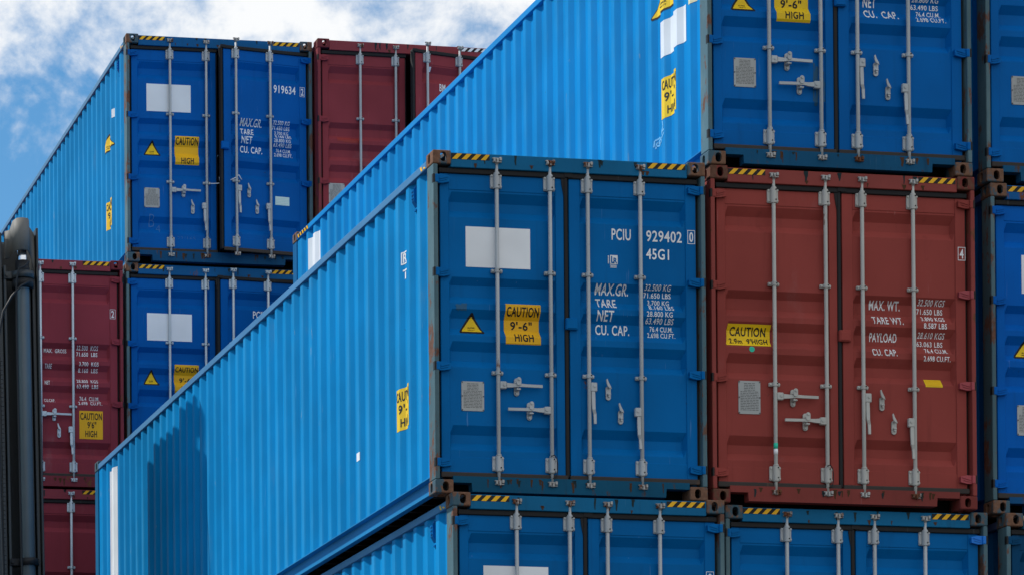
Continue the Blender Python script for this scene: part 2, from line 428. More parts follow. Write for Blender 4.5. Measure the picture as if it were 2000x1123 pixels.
def brail_r(bm):
    brail_bm(bm)
    for v in bm.verts: v.co.x = W - v.co.x
    fixn(bm)
def rail_r(bm):
    rail_bm(bm)
    for v in bm.verts: v.co.x = W - v.co.x
    fixn(bm)
def side_bm(bm):
    ys = [.166] + side_breaks() + [L-.166]
    zs = [.168, 2.790]
    rows = [[bm.verts.new((side_x(y), y, z)) for y in ys] for z in zs]
    for a, b in zip(rows, rows[1:]):
        for i in range(len(ys)-1): bm.faces.new((a[i+1], a[i], b[i], b[i+1]))
def side_r(bm):
    side_bm(bm)
    for v in bm.verts: v.co.x = W - v.co.x
    bmesh.ops.reverse_faces(bm, faces=bm.faces)
def roof_bm(bm):
    ys = [.1 + k*.1 for k in range(int((L-.2)/.1)+1)]
    rows = [[bm.verts.new((x, y, 2.862 + (.008 if k % 4 in (1, 2) else -.008))) for k, y in enumerate(ys)] for x in (.05, W-.05)]
    for i in range(len(ys)-1): bm.faces.new((rows[0][i], rows[1][i], rows[1][i+1], rows[0][i+1]))
def back_bm(bm):
    xs = []; x = .1; k = 0
    while x < W-.1:
        for q, d in ((0, 0), (.07, 0), (.11, .045), (.21, .045)): xs.append((x+q, d))
        x += .25
    xs = [p for p in xs if p[0] < W-.1] + [(W-.1, 0)]
    a = [bm.verts.new((x, L-.03-d, .15)) for x, d in xs]; b = [bm.verts.new((x, L-.03-d, 2.757)) for x, d in xs]
    for i in range(len(xs)-1): bm.faces.new((a[i+1], a[i], b[i], b[i+1]))
def floor_bm(bm):
    box(bm, .09, W-.09, .11, L-.10, .158, .170)
    y = .30
    while y < L-.25:
        box(bm, .09, W-.09, y, y+.045, .146, .157); box(bm, .09, W-.09, y+.040, y+.045, .030, .145); box(bm, .09, W-.09, y, y+.045, .022, .029)
        y += .30
def leaf_bm(x0, x1, s0, s1):
    """door leaf: x0..x1 overall, s0..s1 pressed panel"""
    def f(bm):
        bbox_(bm, x0, s0, .046, .105, .187, 2.712, .004); bbox_(bm, s1, x1, .046, .105, .187, 2.712, .004)
        bbox_(bm, s0, s1, .050, .105, 2.578, 2.712, .003); bbox_(bm, s0, s1, .050, .105, .187, .318, .003)
        zs = [.318] + door_breaks() + [2.578]; xs = [s0, s0+.028, s1-.028, s1]
        g = [[bm.verts.new((x, DY if i in (0, 3) else door_y(z), z)) for i, x in enumerate(xs)] for z in zs]
        for a, b in zip(g, g[1:]):
            for i in range(3): bm.faces.new((a[i], a[i+1], b[i+1], b[i]))
        fixn(bm)
    return f
def gasket_bm(x0, x1, inner):
    """strips round a leaf; inner = the meeting edge carries the wide centre strip"""
    def f(bm):
        def strip(a, b, c, d, y=.030): bbox_(bm, a, b, y, .10, c, d, .006, 0, 2)
        strip(x0-.012, x1+.012, 2.713, 2.755); bbox_(bm, x0-.012, x1+.012, .024, .046, .140, .1865, .008, 1, 2)
        strip(x0-.018, x0-.001, .187, 2.712, .066); strip(x1+.001, x1+.022, .187, 2.712, .066)
        if inner: 
            bbox_(bm, x0-.046, x0-.0135, .036, .10, .16, 2.748, .008, 0, 2)
            prism(bm, [(x0-.047, 2.56), (x0-.047, 2.712), (x0-.072, 2.712), (x0-.066, 2.66)], 'y', .038, .046)
            bbox_(bm, x0-.0465, x0+.030, .026, .0295, 2.722, 2.757, .001)
        fixn(bm)
    return f
def bar_bm(bm):
    lathe(bm, [(.0135, .11), (.0135, .19), (.0166, .195), (.0166, 2.735), (.0135, 2.74), (.0135, 2.815)], 0, .020, 14)
    for z in (.335, 2.600, 2.722, .200): lathe(bm, [(.0235, z-.006), (.0235, z+.006)], 0, .020, 14)
def cam_bm(sg):
    def f(bm):
        z = 2.825 if sg > 0 else .105
        lathe(bm, [(.016, z-.028), (.016, z+.012)], 0, .016, 10)
        q = z + .004*sg
        bbox_(bm, -.040, .040, -.004, .012, q-.020, q-.010, .003); bbox_(bm, -.044, .020, -.002, .016, q+.010, q+.020, .003)
        bbox_(bm, -.036, -.016, -.012, .012, q-.016, q+.018, .004); bbox_(bm, .018, .040, -.010, .012, q-.006, q+.024, .004)
        bbox_(bm, -.008, .010, -.016, .008, q-.026, q+.010, .004)
    return f
def guide_bm(bm):
    bbox_(bm, -.050, .050, .034, .052, -.062, .062, .005)
    p = [(.027*math.cos(a), .022 - .027*math.sin(a)) for a in [math.pi*k/8 for k in range(9)]]
    prism(bm, [(.027, .040)] + p + [(-.027, .040)], 'z', -.066, .060)
    for x in (-.040, .040):
        for z in (-.045, .045): lathe_y(bm, x, z, .009, .026, .036)
    for z in (-.042, .045): lathe_y(bm, .012, z, .006, -.0075, .0, 1)
    fixn(bm)
def lathe_y(bm, x, z, r, y0, y1, mi=0, n=8):
    prism(bm, [(x+r*math.cos(2*math.pi*k/n), z+r*math.sin(2*math.pi*k/n)) for k in range(n)], 'y', y0, y1, mi)
def clip_bm(bm):
    bbox_(bm, -.050, .050, .030, .050, -.016, .016, .004)
    p = [(.025*math.cos(a), .020 - .025*math.sin(a)) for a in [math.pi*k/8 for k in range(9)]]
    prism(bm, [(.025, .036)] + p + [(-.025, .036)], 'z', -.016, .016)
    lathe_y(bm, -.039, 0, .009, .020, .032); lathe_y(bm, .039, 0, .009, .022, .032); lathe_y(bm, .012, .004, .006, -.008, .0, 1)
    fixn(bm)
def hinge_bm(bm):
    p = [(.046, -.036), (.046, .036), (.090, .038), (.150, .026), (.150, -.024), (.090, -.036)]
    prism(bm, p, 'y', .012, .044)
    prism(bm, [(.06, -.006), (.135, .014), (.135, .020), (.06, .006)], 'y', .006, .0115)
    prism(bm, [(.06, -.022), (.125, -.008), (.125, -.003), (.06, -.013)], 'y', .007, .0115)
    bbox_(bm, .018, .050, -.003, .030, -.036, .036, .008, 0, 2)
    box(bm, .0012, .0165, .0012, .036, -.036, .036, 1)  # black block stands in for the shade of a notch in the post
    fixn(bm)
def hinge_mirror(bm):
    hinge_bm(bm)
    for v in bm.verts: v.co.x = W - v.co.x
    fixn(bm)
def handle_bm(kind, sg):
    """kind 'level' = closed, lever lying across; 'hang' = lever hanging down; sg = side of the bar"""
    def f(bm):
        if kind == 'level':
            bbox_(bm, min(.012*sg, .070*sg), max(.012*sg, .070*sg), .000, .034, -.032, .032, .006)
            lathe_y(bm, .048*sg, .002, .012, -.006, .002)
            pts = [(.07, .012), (.12, .015), (.16, .0), (.20, -.004), (.25, .006), (.39, .012)]
            th = [.020, .016, .013, .013, .012, .012]; wd_ = [.018, .018, .009, .009, .014, .012]
        else:
            bbox_(bm, min(.010*sg, .066*sg), max(.010*sg, .066*sg), .000, .034, -.045, .032, .006)
            lathe_y(bm, .042*sg, .0, .012, -.006, .002)
            pts = [(-.045, .012), (-.10, .010), (-.20, .004), (-.235, .016), (-.32, .010)]
            th = [.014, .016, .014, .013, .011]; wd_ = [.012]*5
        rows = []
        for (u, y), t, w in zip(pts, th, wd_):
            if kind == 'level': q = [(u*sg, y-w*.6, -t), (u*sg, y-w*.6, t), (u*sg, y+w*.6, t), (u*sg, y+w*.6, -t)]
            else:
                c = .032*sg + (0 if u > -.22 else .014)
                q = [(c-t, y-w*.6, u), (c+t, y-w*.6, u), (c+t, y+w*.6, u), (c-t, y+w*.6, u)]
            rows.append([bm.verts.new(p) for p in q])
        for a, b in zip(rows, rows[1:]):
            for k in range(4): bm.faces.new((a[k], a[(k+1) % 4], b[(k+1) % 4], b[k]))
        bm.faces.new(rows[0]); bm.faces.new(rows[-1]); fixn(bm)
    return f
def catch_bm(closed):
    def f(bm):
        if closed:
            prism(bm, stadium(0, 0, .044, .150), 'y', .040, .052)
            bbox_(bm, -.018, .018, -.012, .040, .020, .034, .003); bbox_(bm, -.018, .018, -.012, .040, -.034, -.020, .003)
            prism(bm, stadium(0, .038, .040, .070), 'y', -.016, -.010); lathe_y(bm, 0, .055, .011, -.024, -.016); lathe_y(bm, 0, -.056, .012, .028, .042)
        else:
            prism(bm, stadium(.008, -.022, .044, .120), 'y', .040, .052)
            bbox_(bm, -.006, .022, .016, .040, -.042, -.026, .003); lathe_y(bm, .008, -.050, .009, .020, .044)
            prism(bm, [(.020, .030), (.026, .010), (-.004, .022), (-.014, .050), (-.020, .088), (-.010, .094), (.000, .066)], 'y', .012, .024)
            lathe_y(bm, .006, .026, .010, .004, .042)
        fixn(bm)
    return f
def plate_bm(bm):
    prism(bm, [(0, .006), (.006, 0), (.194, 0), (.200, .006), (.200, .244), (.194, .250), (.006, .250), (0, .244)], 'y', .050, .0545)
    rd = random.Random(5)
    z = .228
    while z > .02:
        x = .018 if z < .17 else .05
        e = .182 if z < .17 else .15
        while x < e:
            w = rd.uniform(.01, .04); quad(bm, [(x, .0493, z), (min(x+w, e), .0493, z), (min(x+w, e), .0493, z+.005), (x, .0493, z+.005)], 1); x += w+.006
        z -= .0125
    for x in (.007, .193):
        for z in (.008, .125, .242): lathe_y(bm, x, z, .006, .046, .050, 1)

def lockbox_bm(bm):
    bbox_(bm, 1.176, 1.286, .014, .044, 1.425, 1.523, .006); bbox_(bm, 1.19, 1.272, .008, .0135, 1.436, 1.505, .002); bbox_(bm, 1.180, 1.190, .010, .0135, 1.43, 1.518, .001)
# bars, door leaves
BARX = [.572, 1.046, 1.384, 1.856]
LD = (.074, 1.176, .152, 1.100); RD = (1.222, 2.366, 1.322, 2.272)
HL = (.045, .03, 0); HR = (W-.045, .03, 0)     # hinge axes

def tag(o, label, cat, group=None, kind=None):
    o['label'] = label; o['category'] = cat
    if group: o['group'] = group
    if kind: o['kind'] = kind
def hazard(name, par, u0, u1, w0, w1, slant=1, mats=None, y=.012):
    def bgd(bm): add_rect(bm, u0, u1, w0, w1, 0)
    def st(bm):
        n = 4; p = (u1-u0)/n; hh = (w1-w0)
        for k in range(n):
            a = u0 + k*p + p*.05; s = hh*slant
            pts = [(a, w0), (a+p*.52, w0), (a+p*.52+s, w1), (a+s, w1)]
            pts = [(min(max(x, u0), u1), z) for x, z in pts]; add_poly(bm, pts, 1)
    return decal(name, par, (0, 0, 0), y, [bgd, st], mats or [M_BLACK, M_YELLOW])
def triangle(par, org, surf, u0, u1, w0, w1, mats=None):
    c = (u0+u1)/2
    def rt(t, k):
        P = [(u0+t*1.6*(1 if u1 > u0 else -1), w0+t), (u1-t*1.6*(1 if u1 > u0 else -1), w0+t), (c, w1-t*2.2)]; r = []
        for i in range(3):
            a, b, d = P[i-1], P[i], P[(i+1) % 3]
            for q in (a, d): r.append((b[0]+(q[0]-b[0])*k, b[1]+(q[1]-b[1])*k))
        return r
    h = w1-w0
    def txt(bm):
        s = u1-u0
        add_text(bm, 'SUPER', c-s*.13, c+s*.13, w0+h*.26, w0+h*.32, 0); add_text(bm, 'HEAVY', c-s*.13, c+s*.13, w0+h*.16, w0+h*.21, 0)
    return decal('warning_triangle', par, org, surf, [lambda bm: add_poly(bm, rt(0, .06), 0), lambda bm: add_poly(bm, rt(.017, .03), 1), txt], [M_BLACK, M_YELB])
def caution(par, org, surf, u0, u1, w0, w1, lines, mat=None):
    """lines: (text, u fraction from, to, w fraction from, to)"""
    def tx(bm):
        for s, a, b, c, d in lines: add_text(bm, s, u0+(u1-u0)*a, u0+(u1-u0)*b, w0+(w1-w0)*c, w0+(w1-w0)*d, 1)
    return decal('caution_sticker', par, org, surf, [lambda bm: add_rect(bm, u0, u1, w0, w1, 0), tx], [mat or M_YELLOW, M_BLACK])
STD_CAUTION = [('CAUTION', .04, .96, .70, .93), ("9'-6\"", .18, .80, .38, .60), ('HIGH', .26, .80, .07, .27)]
def lettering(par, org, items, name='lettering', mat=None, surf='door', bold=.022):
    def f(bm):
        for s, a, b, c, d in items:
            add_text(bm, s, a, b, c, d, 0, bold)
    return decal(name, par, org, surf, [f], [mat or M_LETTER])
def boxed(par, org, s, u0, u1, w0, w1):
    def f(bm):
        add_frame(bm, u0, u1, w0, w1, .005); d = (u1-u0)*.24
        if s: add_text(bm, s, u0+d, u1-d, w0+.016, w1-.016)
    return decal('check_digit', par, org, .046, [f], [M_LETTER])
def rlines(x_right, rows, wid=.0115):
    """right hand weight column: rows of (text, x0, x1, z centre, height)"""
    return [(s, a, b, z-h/2, z+h/2) for s, a, b, z, h in rows]

def container(key, off, yaw, S, label, gear=None, ajar=0, handles=('level', 'level', 'hang', 'hang'), left=(), right=(), side=(), hz=(1, 1), hzm=None, back_hz=False,
              hinge_r=None, hz_slant=1, bars=None, dx=0., shift=0.):
    bars = bars or [b+dx for b in BARX]
    gear = gear or M_GEAR
    root = D.objects.new('shipping_container', None); COL.objects.link(root); root.empty_display_size = .5
    root.location = (off[0], off[1], Z0 + off[2]); root.rotation_euler.z = yaw
    tag(root, label, 'shipping container', 'stacked forty foot shipping containers')
    for k in (0, 1):
        link('post_channel', cached('post_channel|%d' % k, channel_bm(k), S['frame']), root); link('rear_post', cached('rear_post|%d' % k, rear_post_bm(k), S['frame']), root)
    sd = int(abs(off[0]*131 + off[1]*17 + off[2]*7)*10) + 3
    bm = bmesh.new(); header_bm(bm); drips(bm, sd+3, 2.878, 2.76, .0108, 5, .03, .10, 2); drips(bm, sd+4, 2.80, 2.76, .0100, 4, .02, .04, 1)
    link('door_header', new_mesh('door_header', bm, [S['frame'], M_STAIN, M_STAIN2]), root)
    bm = bmesh.new(); sill_bm(bm); drips(bm, sd+1, .138, .03, .0098, 10, .03, .09, 1); drips(bm, sd+2, .138, .03, .0090, 5, .02, .07, 2)
    link('door_sill', new_mesh('door_sill', bm, [S['sill'], M_STAIN, M_STAIN2]), root)
    for a, b in ((2.757, 2.880), (.030, .150)): link('rear_crossmember', cached('rear_crossmember|%f' % a, rear_frame_bm(a, b), S['frame']), root)
    for fn in (rail_bm, rail_r): link('top_rail', cached('top_rail|'+fn.__name__, fn, S['rail']), root)
    for fn in (brail_bm, brail_r): link('bottom_rail', cached('bottom_rail|'+fn.__name__, fn, S['brail']), root)
    for x0 in (.0025, W-.0425):
        link('door_post', cached('door_post|%.3f' % x0, lambda bm: bbox_(bm, x0, x0+.040, .0025, .160, .119, H-.119, .007, 0, 2), S['post']), root)
    for r in (0, 1):
        for re in (0, 1):
            for b in (0, 1): link('corner_casting', cached('corner_casting%d%d%d' % (r, re, b), lambda bm: casting_bm(bm, r, re, b), S['cast']), root)
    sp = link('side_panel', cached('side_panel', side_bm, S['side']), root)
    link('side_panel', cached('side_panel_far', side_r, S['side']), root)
    link('roof_panel', cached('roof_panel', roof_bm, S['rail']), root)
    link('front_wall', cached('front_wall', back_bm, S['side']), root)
    link('underframe', cached('underframe', floor_bm, M_DARK), root)
    if hz[0]: hazard('hazard_stripe', root, .166, .506, 2.825, 2.872, hz_slant, hzm)
    if hz[1]: hazard('hazard_stripe', root, 1.915, 2.262, 2.825, 2.872, hz_slant, hzm)
    doors = []
    for di, (g, org) in enumerate(((LD, HL), (RD, HR))):
        bm = bmesh.new(); leaf_bm(*g)(bm); bmesh.ops.translate(bm, verts=bm.verts, vec=[-v for v in org])
        kk = ('leaf', di, S['door'].name)
        if kk not in CACHE: CACHE[kk] = new_mesh('door', bm, S['door'])
        else: bm.free()
        d = link('door', CACHE[kk], root, org); doors.append(d)
        if di and ajar: d.rotation_euler.z = ajar
        o = (-org[0], -org[1], 0)
        link('door_gasket', cached('door_gasket%d' % di, gasket_bm(g[0], g[1], di == 1), [M_RUBBER, M_RUBDIRT]), d, o)
        for bx_ in bars[2*di:2*di+2]:
            p = (bx_-org[0], -org[1], 0)
            link('locking_bar', cached('locking_bar', bar_bm, gear), d, p)
            for sg in (1, -1): link('locking_cam', cached('locking_cam%d' % sg, cam_bm(sg), M_CAM if gear is not M_GEARN else gear), d, p)
            for z in (2.660, .268): link('bar_guide', cached('bar_guide', guide_bm, [gear, M_BLACK]), d, (p[0], p[1], z))
            for z in (1.897, 1.034): link('bar_clip', cached('bar_clip', clip_bm, [gear, M_BLACK]), d, (p[0], p[1], z))
        for z in (2.655, 1.868, 1.075, .262):
            hm = S['door']
            if di and hinge_r and (round(z, 2) in hinge_r): hm = hinge_r[round(z, 2)]
            h_ = link('hinge', cached('hinge|%d' % di, hinge_mirror if di else hinge_bm, [hm, M_BLACK]), d, (-org[0], -org[1], z))
            if hm is not S['door']: h_['label'] = 'freshly repainted brighter door hinge'
        hz_ = (.930, .728)
        for k in (0, 1):
            bx_ = bars[2*di+k]; kind = handles[2*di+k]; sg = 1 if k == 0 else -1
            zz = hz_[k] + (.018 if kind == 'hang' else 0)
            link('door_handle', cached('door_handle_%s%d' % (kind, sg), handle_bm(kind, sg), gear), d, (bx_-org[0], -org[1], zz))
            cx = bx_ + (.172 if k == 0 else -.190)
            link('handle_catch', cached('handle_catch_%s' % kind, catch_bm(kind == 'level'), gear), d, (cx-org[0], -org[1], hz_[k] - .006))
    link('lock_box', cached('lock_box', lockbox_bm, S['door']), doors[1], (-HR[0], -HR[1], 0))
    for fn in left: fn(doors[0], (HL[0]-shift, HL[1], 0))
    for fn in right: fn(doors[1], (HR[0]-shift, HR[1], 0))
    for fn in side: fn(sp, (0, 0, 0))
    return root, doors, sp

def placard(u0, u1, w0, w1): return lambda d, o: decal('blank_white_panel', d, o, 'door', [lambda bm: add_rect(bm, u0, u1, w0, w1)], [M_WHITE])
def plate(u, w, sx=1, sz=1):
    def f(d, o):
        q = link('data_plate', cached('data_plate', plate_bm, [M_PLATE, M_PLTXT]), d, (u-o[0], -o[1], w)); q.scale = (sx, 1, sz)
    return f
def tri(u0=.232, u1=.470, w0=1.374, w1=1.560): return lambda d, o: triangle(d, o, 'door', u0, u1, w0, w1)
def caut(u0=.643, u1=.955, w0=1.292, w1=1.634, lines=STD_CAUTION, mat=None): return lambda d, o: caution(d, o, 'door', u0, u1, w0, w1, lines, mat)
def let(items, name='lettering', bold=.014):
    def f(d, o):
        for it in items: lettering(d, o, [it], name, None, 'door', bold)
    return f
def scrawl(items, m=None): return lambda d, o: decal('chalk_scrawl', d, o, 'door', [lambda bm: [add_text(bm, *it, 0, -.02) for it in items]], [m or M_SCRAWL])
def wire_loop(bx):
    def f(d, o):
        bm = bmesh.new(); x = bx-o[0]
        tube(bm, [(x-.02, -.012-o[1], .335), (x+.005, -.02-o[1], .345), (x+.028, -.016-o[1], .32), (x+.038, -.012-o[1], .27), (x+.036, -.010-o[1], .20), (x+.022, -.012-o[1], .155), (x-.005, -.012-o[1], .15)], .0045, 6)
        link('seal_wire', new_mesh('seal_wire', bm, M_MASTB), d)
    return f
def chk(s, *a): return lambda d, o: boxed(d, o, s, *a)
def patch(name, mat, pts_fn, surf='door'): return lambda d, o: decal(name, d, o, surf, [pts_fn], [mat])
def VALUES(dx=0, dz=0, ft='CU.FT.'):
    rows = [('32.500 KG', 1.898, 2.130, 1.824, .046), ('71.650 LBS', 1.896, 2.142, 1.765, .046), ('3.700 KG', 1.930, 2.126, 1.703, .042), ('8.160 LBS', 1.934, 2.160, 1.657, .042),
            ('28.800 KG', 1.906, 2.140, 1.596, .046), ('63.490 LBS', 1.904, 2.156, 1.541, .046), ('76.4 CU.M.', 1.950, 2.158, 1.478, .044), ('2.698 CU.FT.', 1.926, 2.180, 1.424, .044)]
    return [(s, a+dx, b+dx, z-h/2+dz, z+h/2+dz) for s, a, b, z, h in rows]
def WLABELS(dx=0, dz=0):
    return [('MAX.GR.', 1.460+dx, 1.760+dx, 1.750+dz, 1.840+dz), ('TARE', 1.462+dx, 1.645+dx, 1.640+dz, 1.718+dz), ('NET', 1.466+dx, 1.615+dx, 1.525+dz, 1.612+dz), ('CU. CAP.', 1.462+dx, 1.768+dx, 1.412+dz, 1.498+dz)]
def lr_logo(d, o):
    def a(bm):
        add_rect(bm, 1.582, 1.650, 2.006, 2.082)
    def b(bm):
        add_text(bm, 'L', 1.590, 1.622, 2.012, 2.074, 1, .03); add_text(bm, 'R', 1.612, 1.646, 2.012, 2.060, 1, .03)
    def c(bm):
        for k in range(3): add_rect(bm, 1.582, 1.640, 1.994-.009*k, 1.999-.009*k, 0)
        for k in range(7): add_rect(bm, 1.562, 1.572, 2.010+.010*k, 2.017+.010*k, 0)
    return decal('inspection_mark', d, o, 'door', [lambda bm: (a(bm), c(bm)), b], [M_LETTER, S_BLUE['door']])
# marks on the sunlit long side (u = metres back from the door end, so u runs right to left)
def s_caution(y0, y1, w0, w1): return lambda p, o: caution(p, o, 'side', y0, y1, w0, w1, [('CAUTION', .06, .98, .69, .93), ("9'-6\"", .20, .92, .39, .62), ('HIGH', .30, .92, .08, .28)], M_YELB)
def s_rect(name, mat, y0, y1, w0, w1): return lambda p, o: decal(name, p, o, 'side', [lambda bm: add_rect(bm, y0, y1, w0, w1)], [mat])
def s_patch(name, mat, pts): return lambda p, o: decal(name, p, o, 'side', [lambda bm: add_poly(bm, pts)], [mat])
def s_strokes(name, mat, lines, w):
    def draw(bm):
        for ln in lines:
            for (a, b), (c, d) in zip(ln, ln[1:]):
                l = math.hypot(c-a, d-b); nx, nz_ = -(d-b)/l*w/2, (c-a)/l*w/2
                add_poly(bm, [(a+nx, b+nz_), (c+nx, d+nz_), (c-nx, d-nz_), (a-nx, b-nz_)])
    return lambda p, o: decal(name, p, o, 'side', [draw], [mat])
def s_tri(y0, y1, w0, w1): return lambda p, o: triangle(p, o, 'side', y0, y1, w0, w1)
def s_hazard(y0, y1):
    """worn stripes on the outer face of the top side rail"""
    def f(p, o):
        bm = bmesh.new(); n = 5 if abs(y0) > 3 else 2; q = (y1-y0)/n; rd = random.Random(int(abs(y0)*10))
        quad(bm, [(.0018, y0, 2.794), (.0018, y1, 2.794), (.0018, y1, 2.842), (.0018, y0, 2.842)], 0)
        for k in range(n):
            a = y0 + q*k; b = a+q*.5; s = .03
            t = rd.uniform(.3, 1) if abs(y0) < 3 else 1
            quad(bm, [(.0002, a, 2.796), (.0002, b, 2.796), (.0002, b+s, 2.796+.044*t), (.0002, a+s, 2.796+.044*t)], 1)
        link('hazard_stripe', new_mesh('hazard_stripe', bm, [M_BLACK if abs(y0) > 3 else S_BLUE['rail'], M_YELLOW]), p)
    return f
def s_vent(y0, z0, z1, S):
    def f(p, o):
        bm = bmesh.new()
        prism(bm, [(.052, z0+.02), (.018, z0+.075), (.014, z1-.03), (.052, z1-.012)], 'y', y0, y0+.062)
        for k in range(3): box(bm, .009, .013, y0+.012, y0+.050, z0+.09+k*.03, z0+.10+k*.03)
        box(bm, .036, .050, y0+.008, y0+.05, z1-.01, z1+.004); box(bm, .036, .050, y0+.008, y0+.05, z0-.012, z0+.003)
        fixn(bm); link('ventilator', new_mesh('ventilator', bm, S['door']), p)
    return f

# ------------------------------------------------------------------ ground
bm = bmesh.new(); g = 900
quad(bm, [(-g, -g, 0), (g, -g, 0), (g, g, 0), (-g, g, 0)])
m_ground = paint('yard_asphalt', (.065, .064, .062), .0, .0, .85, .5, bump=.1)  # out of view; asphalt kept dark to limit light bouncing onto the doors
gr = link('ground', new_mesh('ground', bm, m_ground)); tag(gr, 'dark asphalt surface of the container yard', 'ground', None, 'structure')

# ------------------------------------------------------------------ the containers
T_ = 2.899
# the blue container in the middle
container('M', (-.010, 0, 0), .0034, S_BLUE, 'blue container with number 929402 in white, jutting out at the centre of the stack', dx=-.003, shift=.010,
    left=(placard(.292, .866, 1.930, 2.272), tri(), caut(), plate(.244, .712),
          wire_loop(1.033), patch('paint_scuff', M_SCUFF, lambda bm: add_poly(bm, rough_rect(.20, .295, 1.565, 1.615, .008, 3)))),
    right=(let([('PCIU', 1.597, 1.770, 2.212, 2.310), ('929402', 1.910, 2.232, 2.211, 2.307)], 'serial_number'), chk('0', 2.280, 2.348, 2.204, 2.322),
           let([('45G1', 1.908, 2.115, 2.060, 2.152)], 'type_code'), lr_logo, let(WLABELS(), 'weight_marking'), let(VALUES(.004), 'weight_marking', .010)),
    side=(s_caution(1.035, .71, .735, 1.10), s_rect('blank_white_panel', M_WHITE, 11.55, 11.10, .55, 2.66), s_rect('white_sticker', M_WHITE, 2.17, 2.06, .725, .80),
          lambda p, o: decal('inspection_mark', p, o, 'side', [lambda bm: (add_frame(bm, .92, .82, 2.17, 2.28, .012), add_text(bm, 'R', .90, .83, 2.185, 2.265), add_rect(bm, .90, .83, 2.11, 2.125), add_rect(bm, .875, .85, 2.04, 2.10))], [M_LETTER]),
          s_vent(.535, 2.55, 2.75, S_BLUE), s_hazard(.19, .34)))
# brick red to its right
R_VAL = [('32.500 KGS', 1.917, 2.172, 1.780, 1.828), ('71.650 LBS', 1.911, 2.160, 1.706, 1.754), ('3.890 KGS', 1.945, 2.170, 1.644, 1.686), ('8.587 LBS', 1.956, 2.178, 1.574, 1.622),
         ('28.610 KGS', 1.914, 2.172, 1.497, 1.545), ('63.063 LBS', 1.909, 2.158, 1.425, 1.470), ('76.4 CU.M.', 1.972, 2.192, 1.364, 1.408), ('2.698 CU.FT.', 1.953, 2.210, 1.290, 1.336)]
def tapes(d, o):
    for z0, z1, m in ((.476, .526, M_MINT), (.428, .475, M_LETTER)):
        bm = bmesh.new(); lathe(bm, [(.0182, z0), (.0182, z1)], 0, .020, 14); link('tape_band', new_mesh('tape_band', bm, m), d, (BARX[0]+.012-o[0], -o[1], 0))
container('R', (2.490, .0485, .001), -.0028, S_RED, 'brick red container right of the number 929402 one, with pinkish door hinges', gear=M_GEARC, dx=.012,
    left=(plate(.262, .778, 1.0, 1.14), caut(.166, .574, 1.372, 1.556, [('CAUTION', .10, .90, .47, .88), ("2.9m  9'HIGH", .08, .94, .09, .37)], M_YELB), tapes, wire_loop(1.058),
          patch('green_dot', M_MINT, lambda bm: add_poly(bm, [(.390+.025*math.cos(a*.4), 1.338+.025*math.sin(a*.4)) for a in range(16)]))),
    right=(chk('4', 2.296, 2.366, 2.174, 2.290), let([('MAX. WT.', 1.491, 1.776, 1.727, 1.808), ('TARE WT.', 1.503, 1.791, 1.598, 1.668), ('PAYLOAD', 1.492, 1.745, 1.452, 1.528), ('CU. CAP.', 1.500, 1.731, 1.323, 1.388)], 'weight_marking'),
           let([(t, a+.022, b+.014, c, d) for t, a, b, c, d in R_VAL], 'weight_marking', .010),
           lambda d, o: decal('yellow_label', d, o, 'door', [lambda bm: add_rect(bm, 1.989, 2.148, 1.066, 1.140), lambda bm: [add_rect(bm, 2.0, 2.135, 1.08+.015*k, 1.084+.015*k, 1) for k in range(4)]], [M_YELB, M_YELLOW])),
    hinge_r={1.87: M_PINKHINGE, 1.07: M_PINKHINGE, 1.08: M_PINKHINGE, .26: M_PINKHINGE})
# upper blue container over the brick red one
T_VAL = [('28.800 KG', 1.910, 2.160, 1.520, 1.560), ('63.490 LBS', 1.905, 2.165, 1.458, 1.503), ('76.4 CU.M.', 1.955, 2.182, 1.398, 1.442), ('2.698 CU.FT.', 1.939, 2.218, 1.340, 1.386)]
container('T', (2.470, .038, T_), -.0009, S_BLUE2, 'uppermost blue container above the brick red one, long side in full sun',
    left=(tri(.236, .476, 1.352, 1.54), caut(.660, .970, 1.280, 1.62, mat=M_YELB), plate(.262, .692), placard(.30, .87, 1.93, 2.27),
          patch('paint_scuff', M_SCUFF, lambda bm: (add_poly(bm, rough_rect(1.006, 1.040, .57, .90, .010, 8)), add_poly(bm, rough_rect(1.085, 1.095, .60, .86, .006, 18)), add_poly(bm, rough_rect(.99, 1.003, .60, .93, .004, 28))))),
    right=(let([('NET', 1.476, 1.595, 1.455, 1.545), ('CU.  CAP.', 1.476, 1.792, 1.353, 1.432)], 'weight_marking'), let([(t, a+.014, b+.010, c, d) for t, a, b, c, d in T_VAL], 'weight_marking', .010)),
    side=(s_caution(1.012, .70, .70, 1.06), s_rect('blank_white_panel', M_WHITE, 1.03, .55, 1.25, 1.57), s_tri(1.25, .72, 1.655, 1.93), s_rect('cream_sticker', M_CREAM, .42, .31, 1.515, 1.72),
          s_rect('blank_white_panel', M_WHITE, 11.59, 11.13, .8, 2.68), s_patch('faded_red_mark', M_REDPRINT, [(11.135, .85), (11.20, .9), (11.17, 1.6), (11.21, 2.0), (11.16, 2.25), (11.20, 2.42), (11.135, 2.5)]),
          s_strokes('paint_smear', M_PALEBLUE, [[(1.21, .52), (1.20, .575), (1.13, .585), (1.10, .545), (1.14, .515), (1.19, .525)], [(1.17, .54), (1.12, .57)], [(1.19, .50), (1.18, .55), (1.11, .53)], [(1.04, .55), (1.0, .60), (.965, .61)], [(1.03, .58), (.985, .64), (1.0, .69)], [(1.02, .54), (.97, .58)]], .016), s_patch('paint_scratch', M_PALEBLUE, [(1.60, .30), (1.606, .30), (1.604, .85), (1.60, .85)]), s_patch('paint_scratch', M_PALEBLUE, rough_rect(2.50, 2.47, .9, 1.3, .008, 61)),
          s_hazard(L-.65, L-.2), s_vent(.535, 2.55, 2.75, S_BLUE2)))
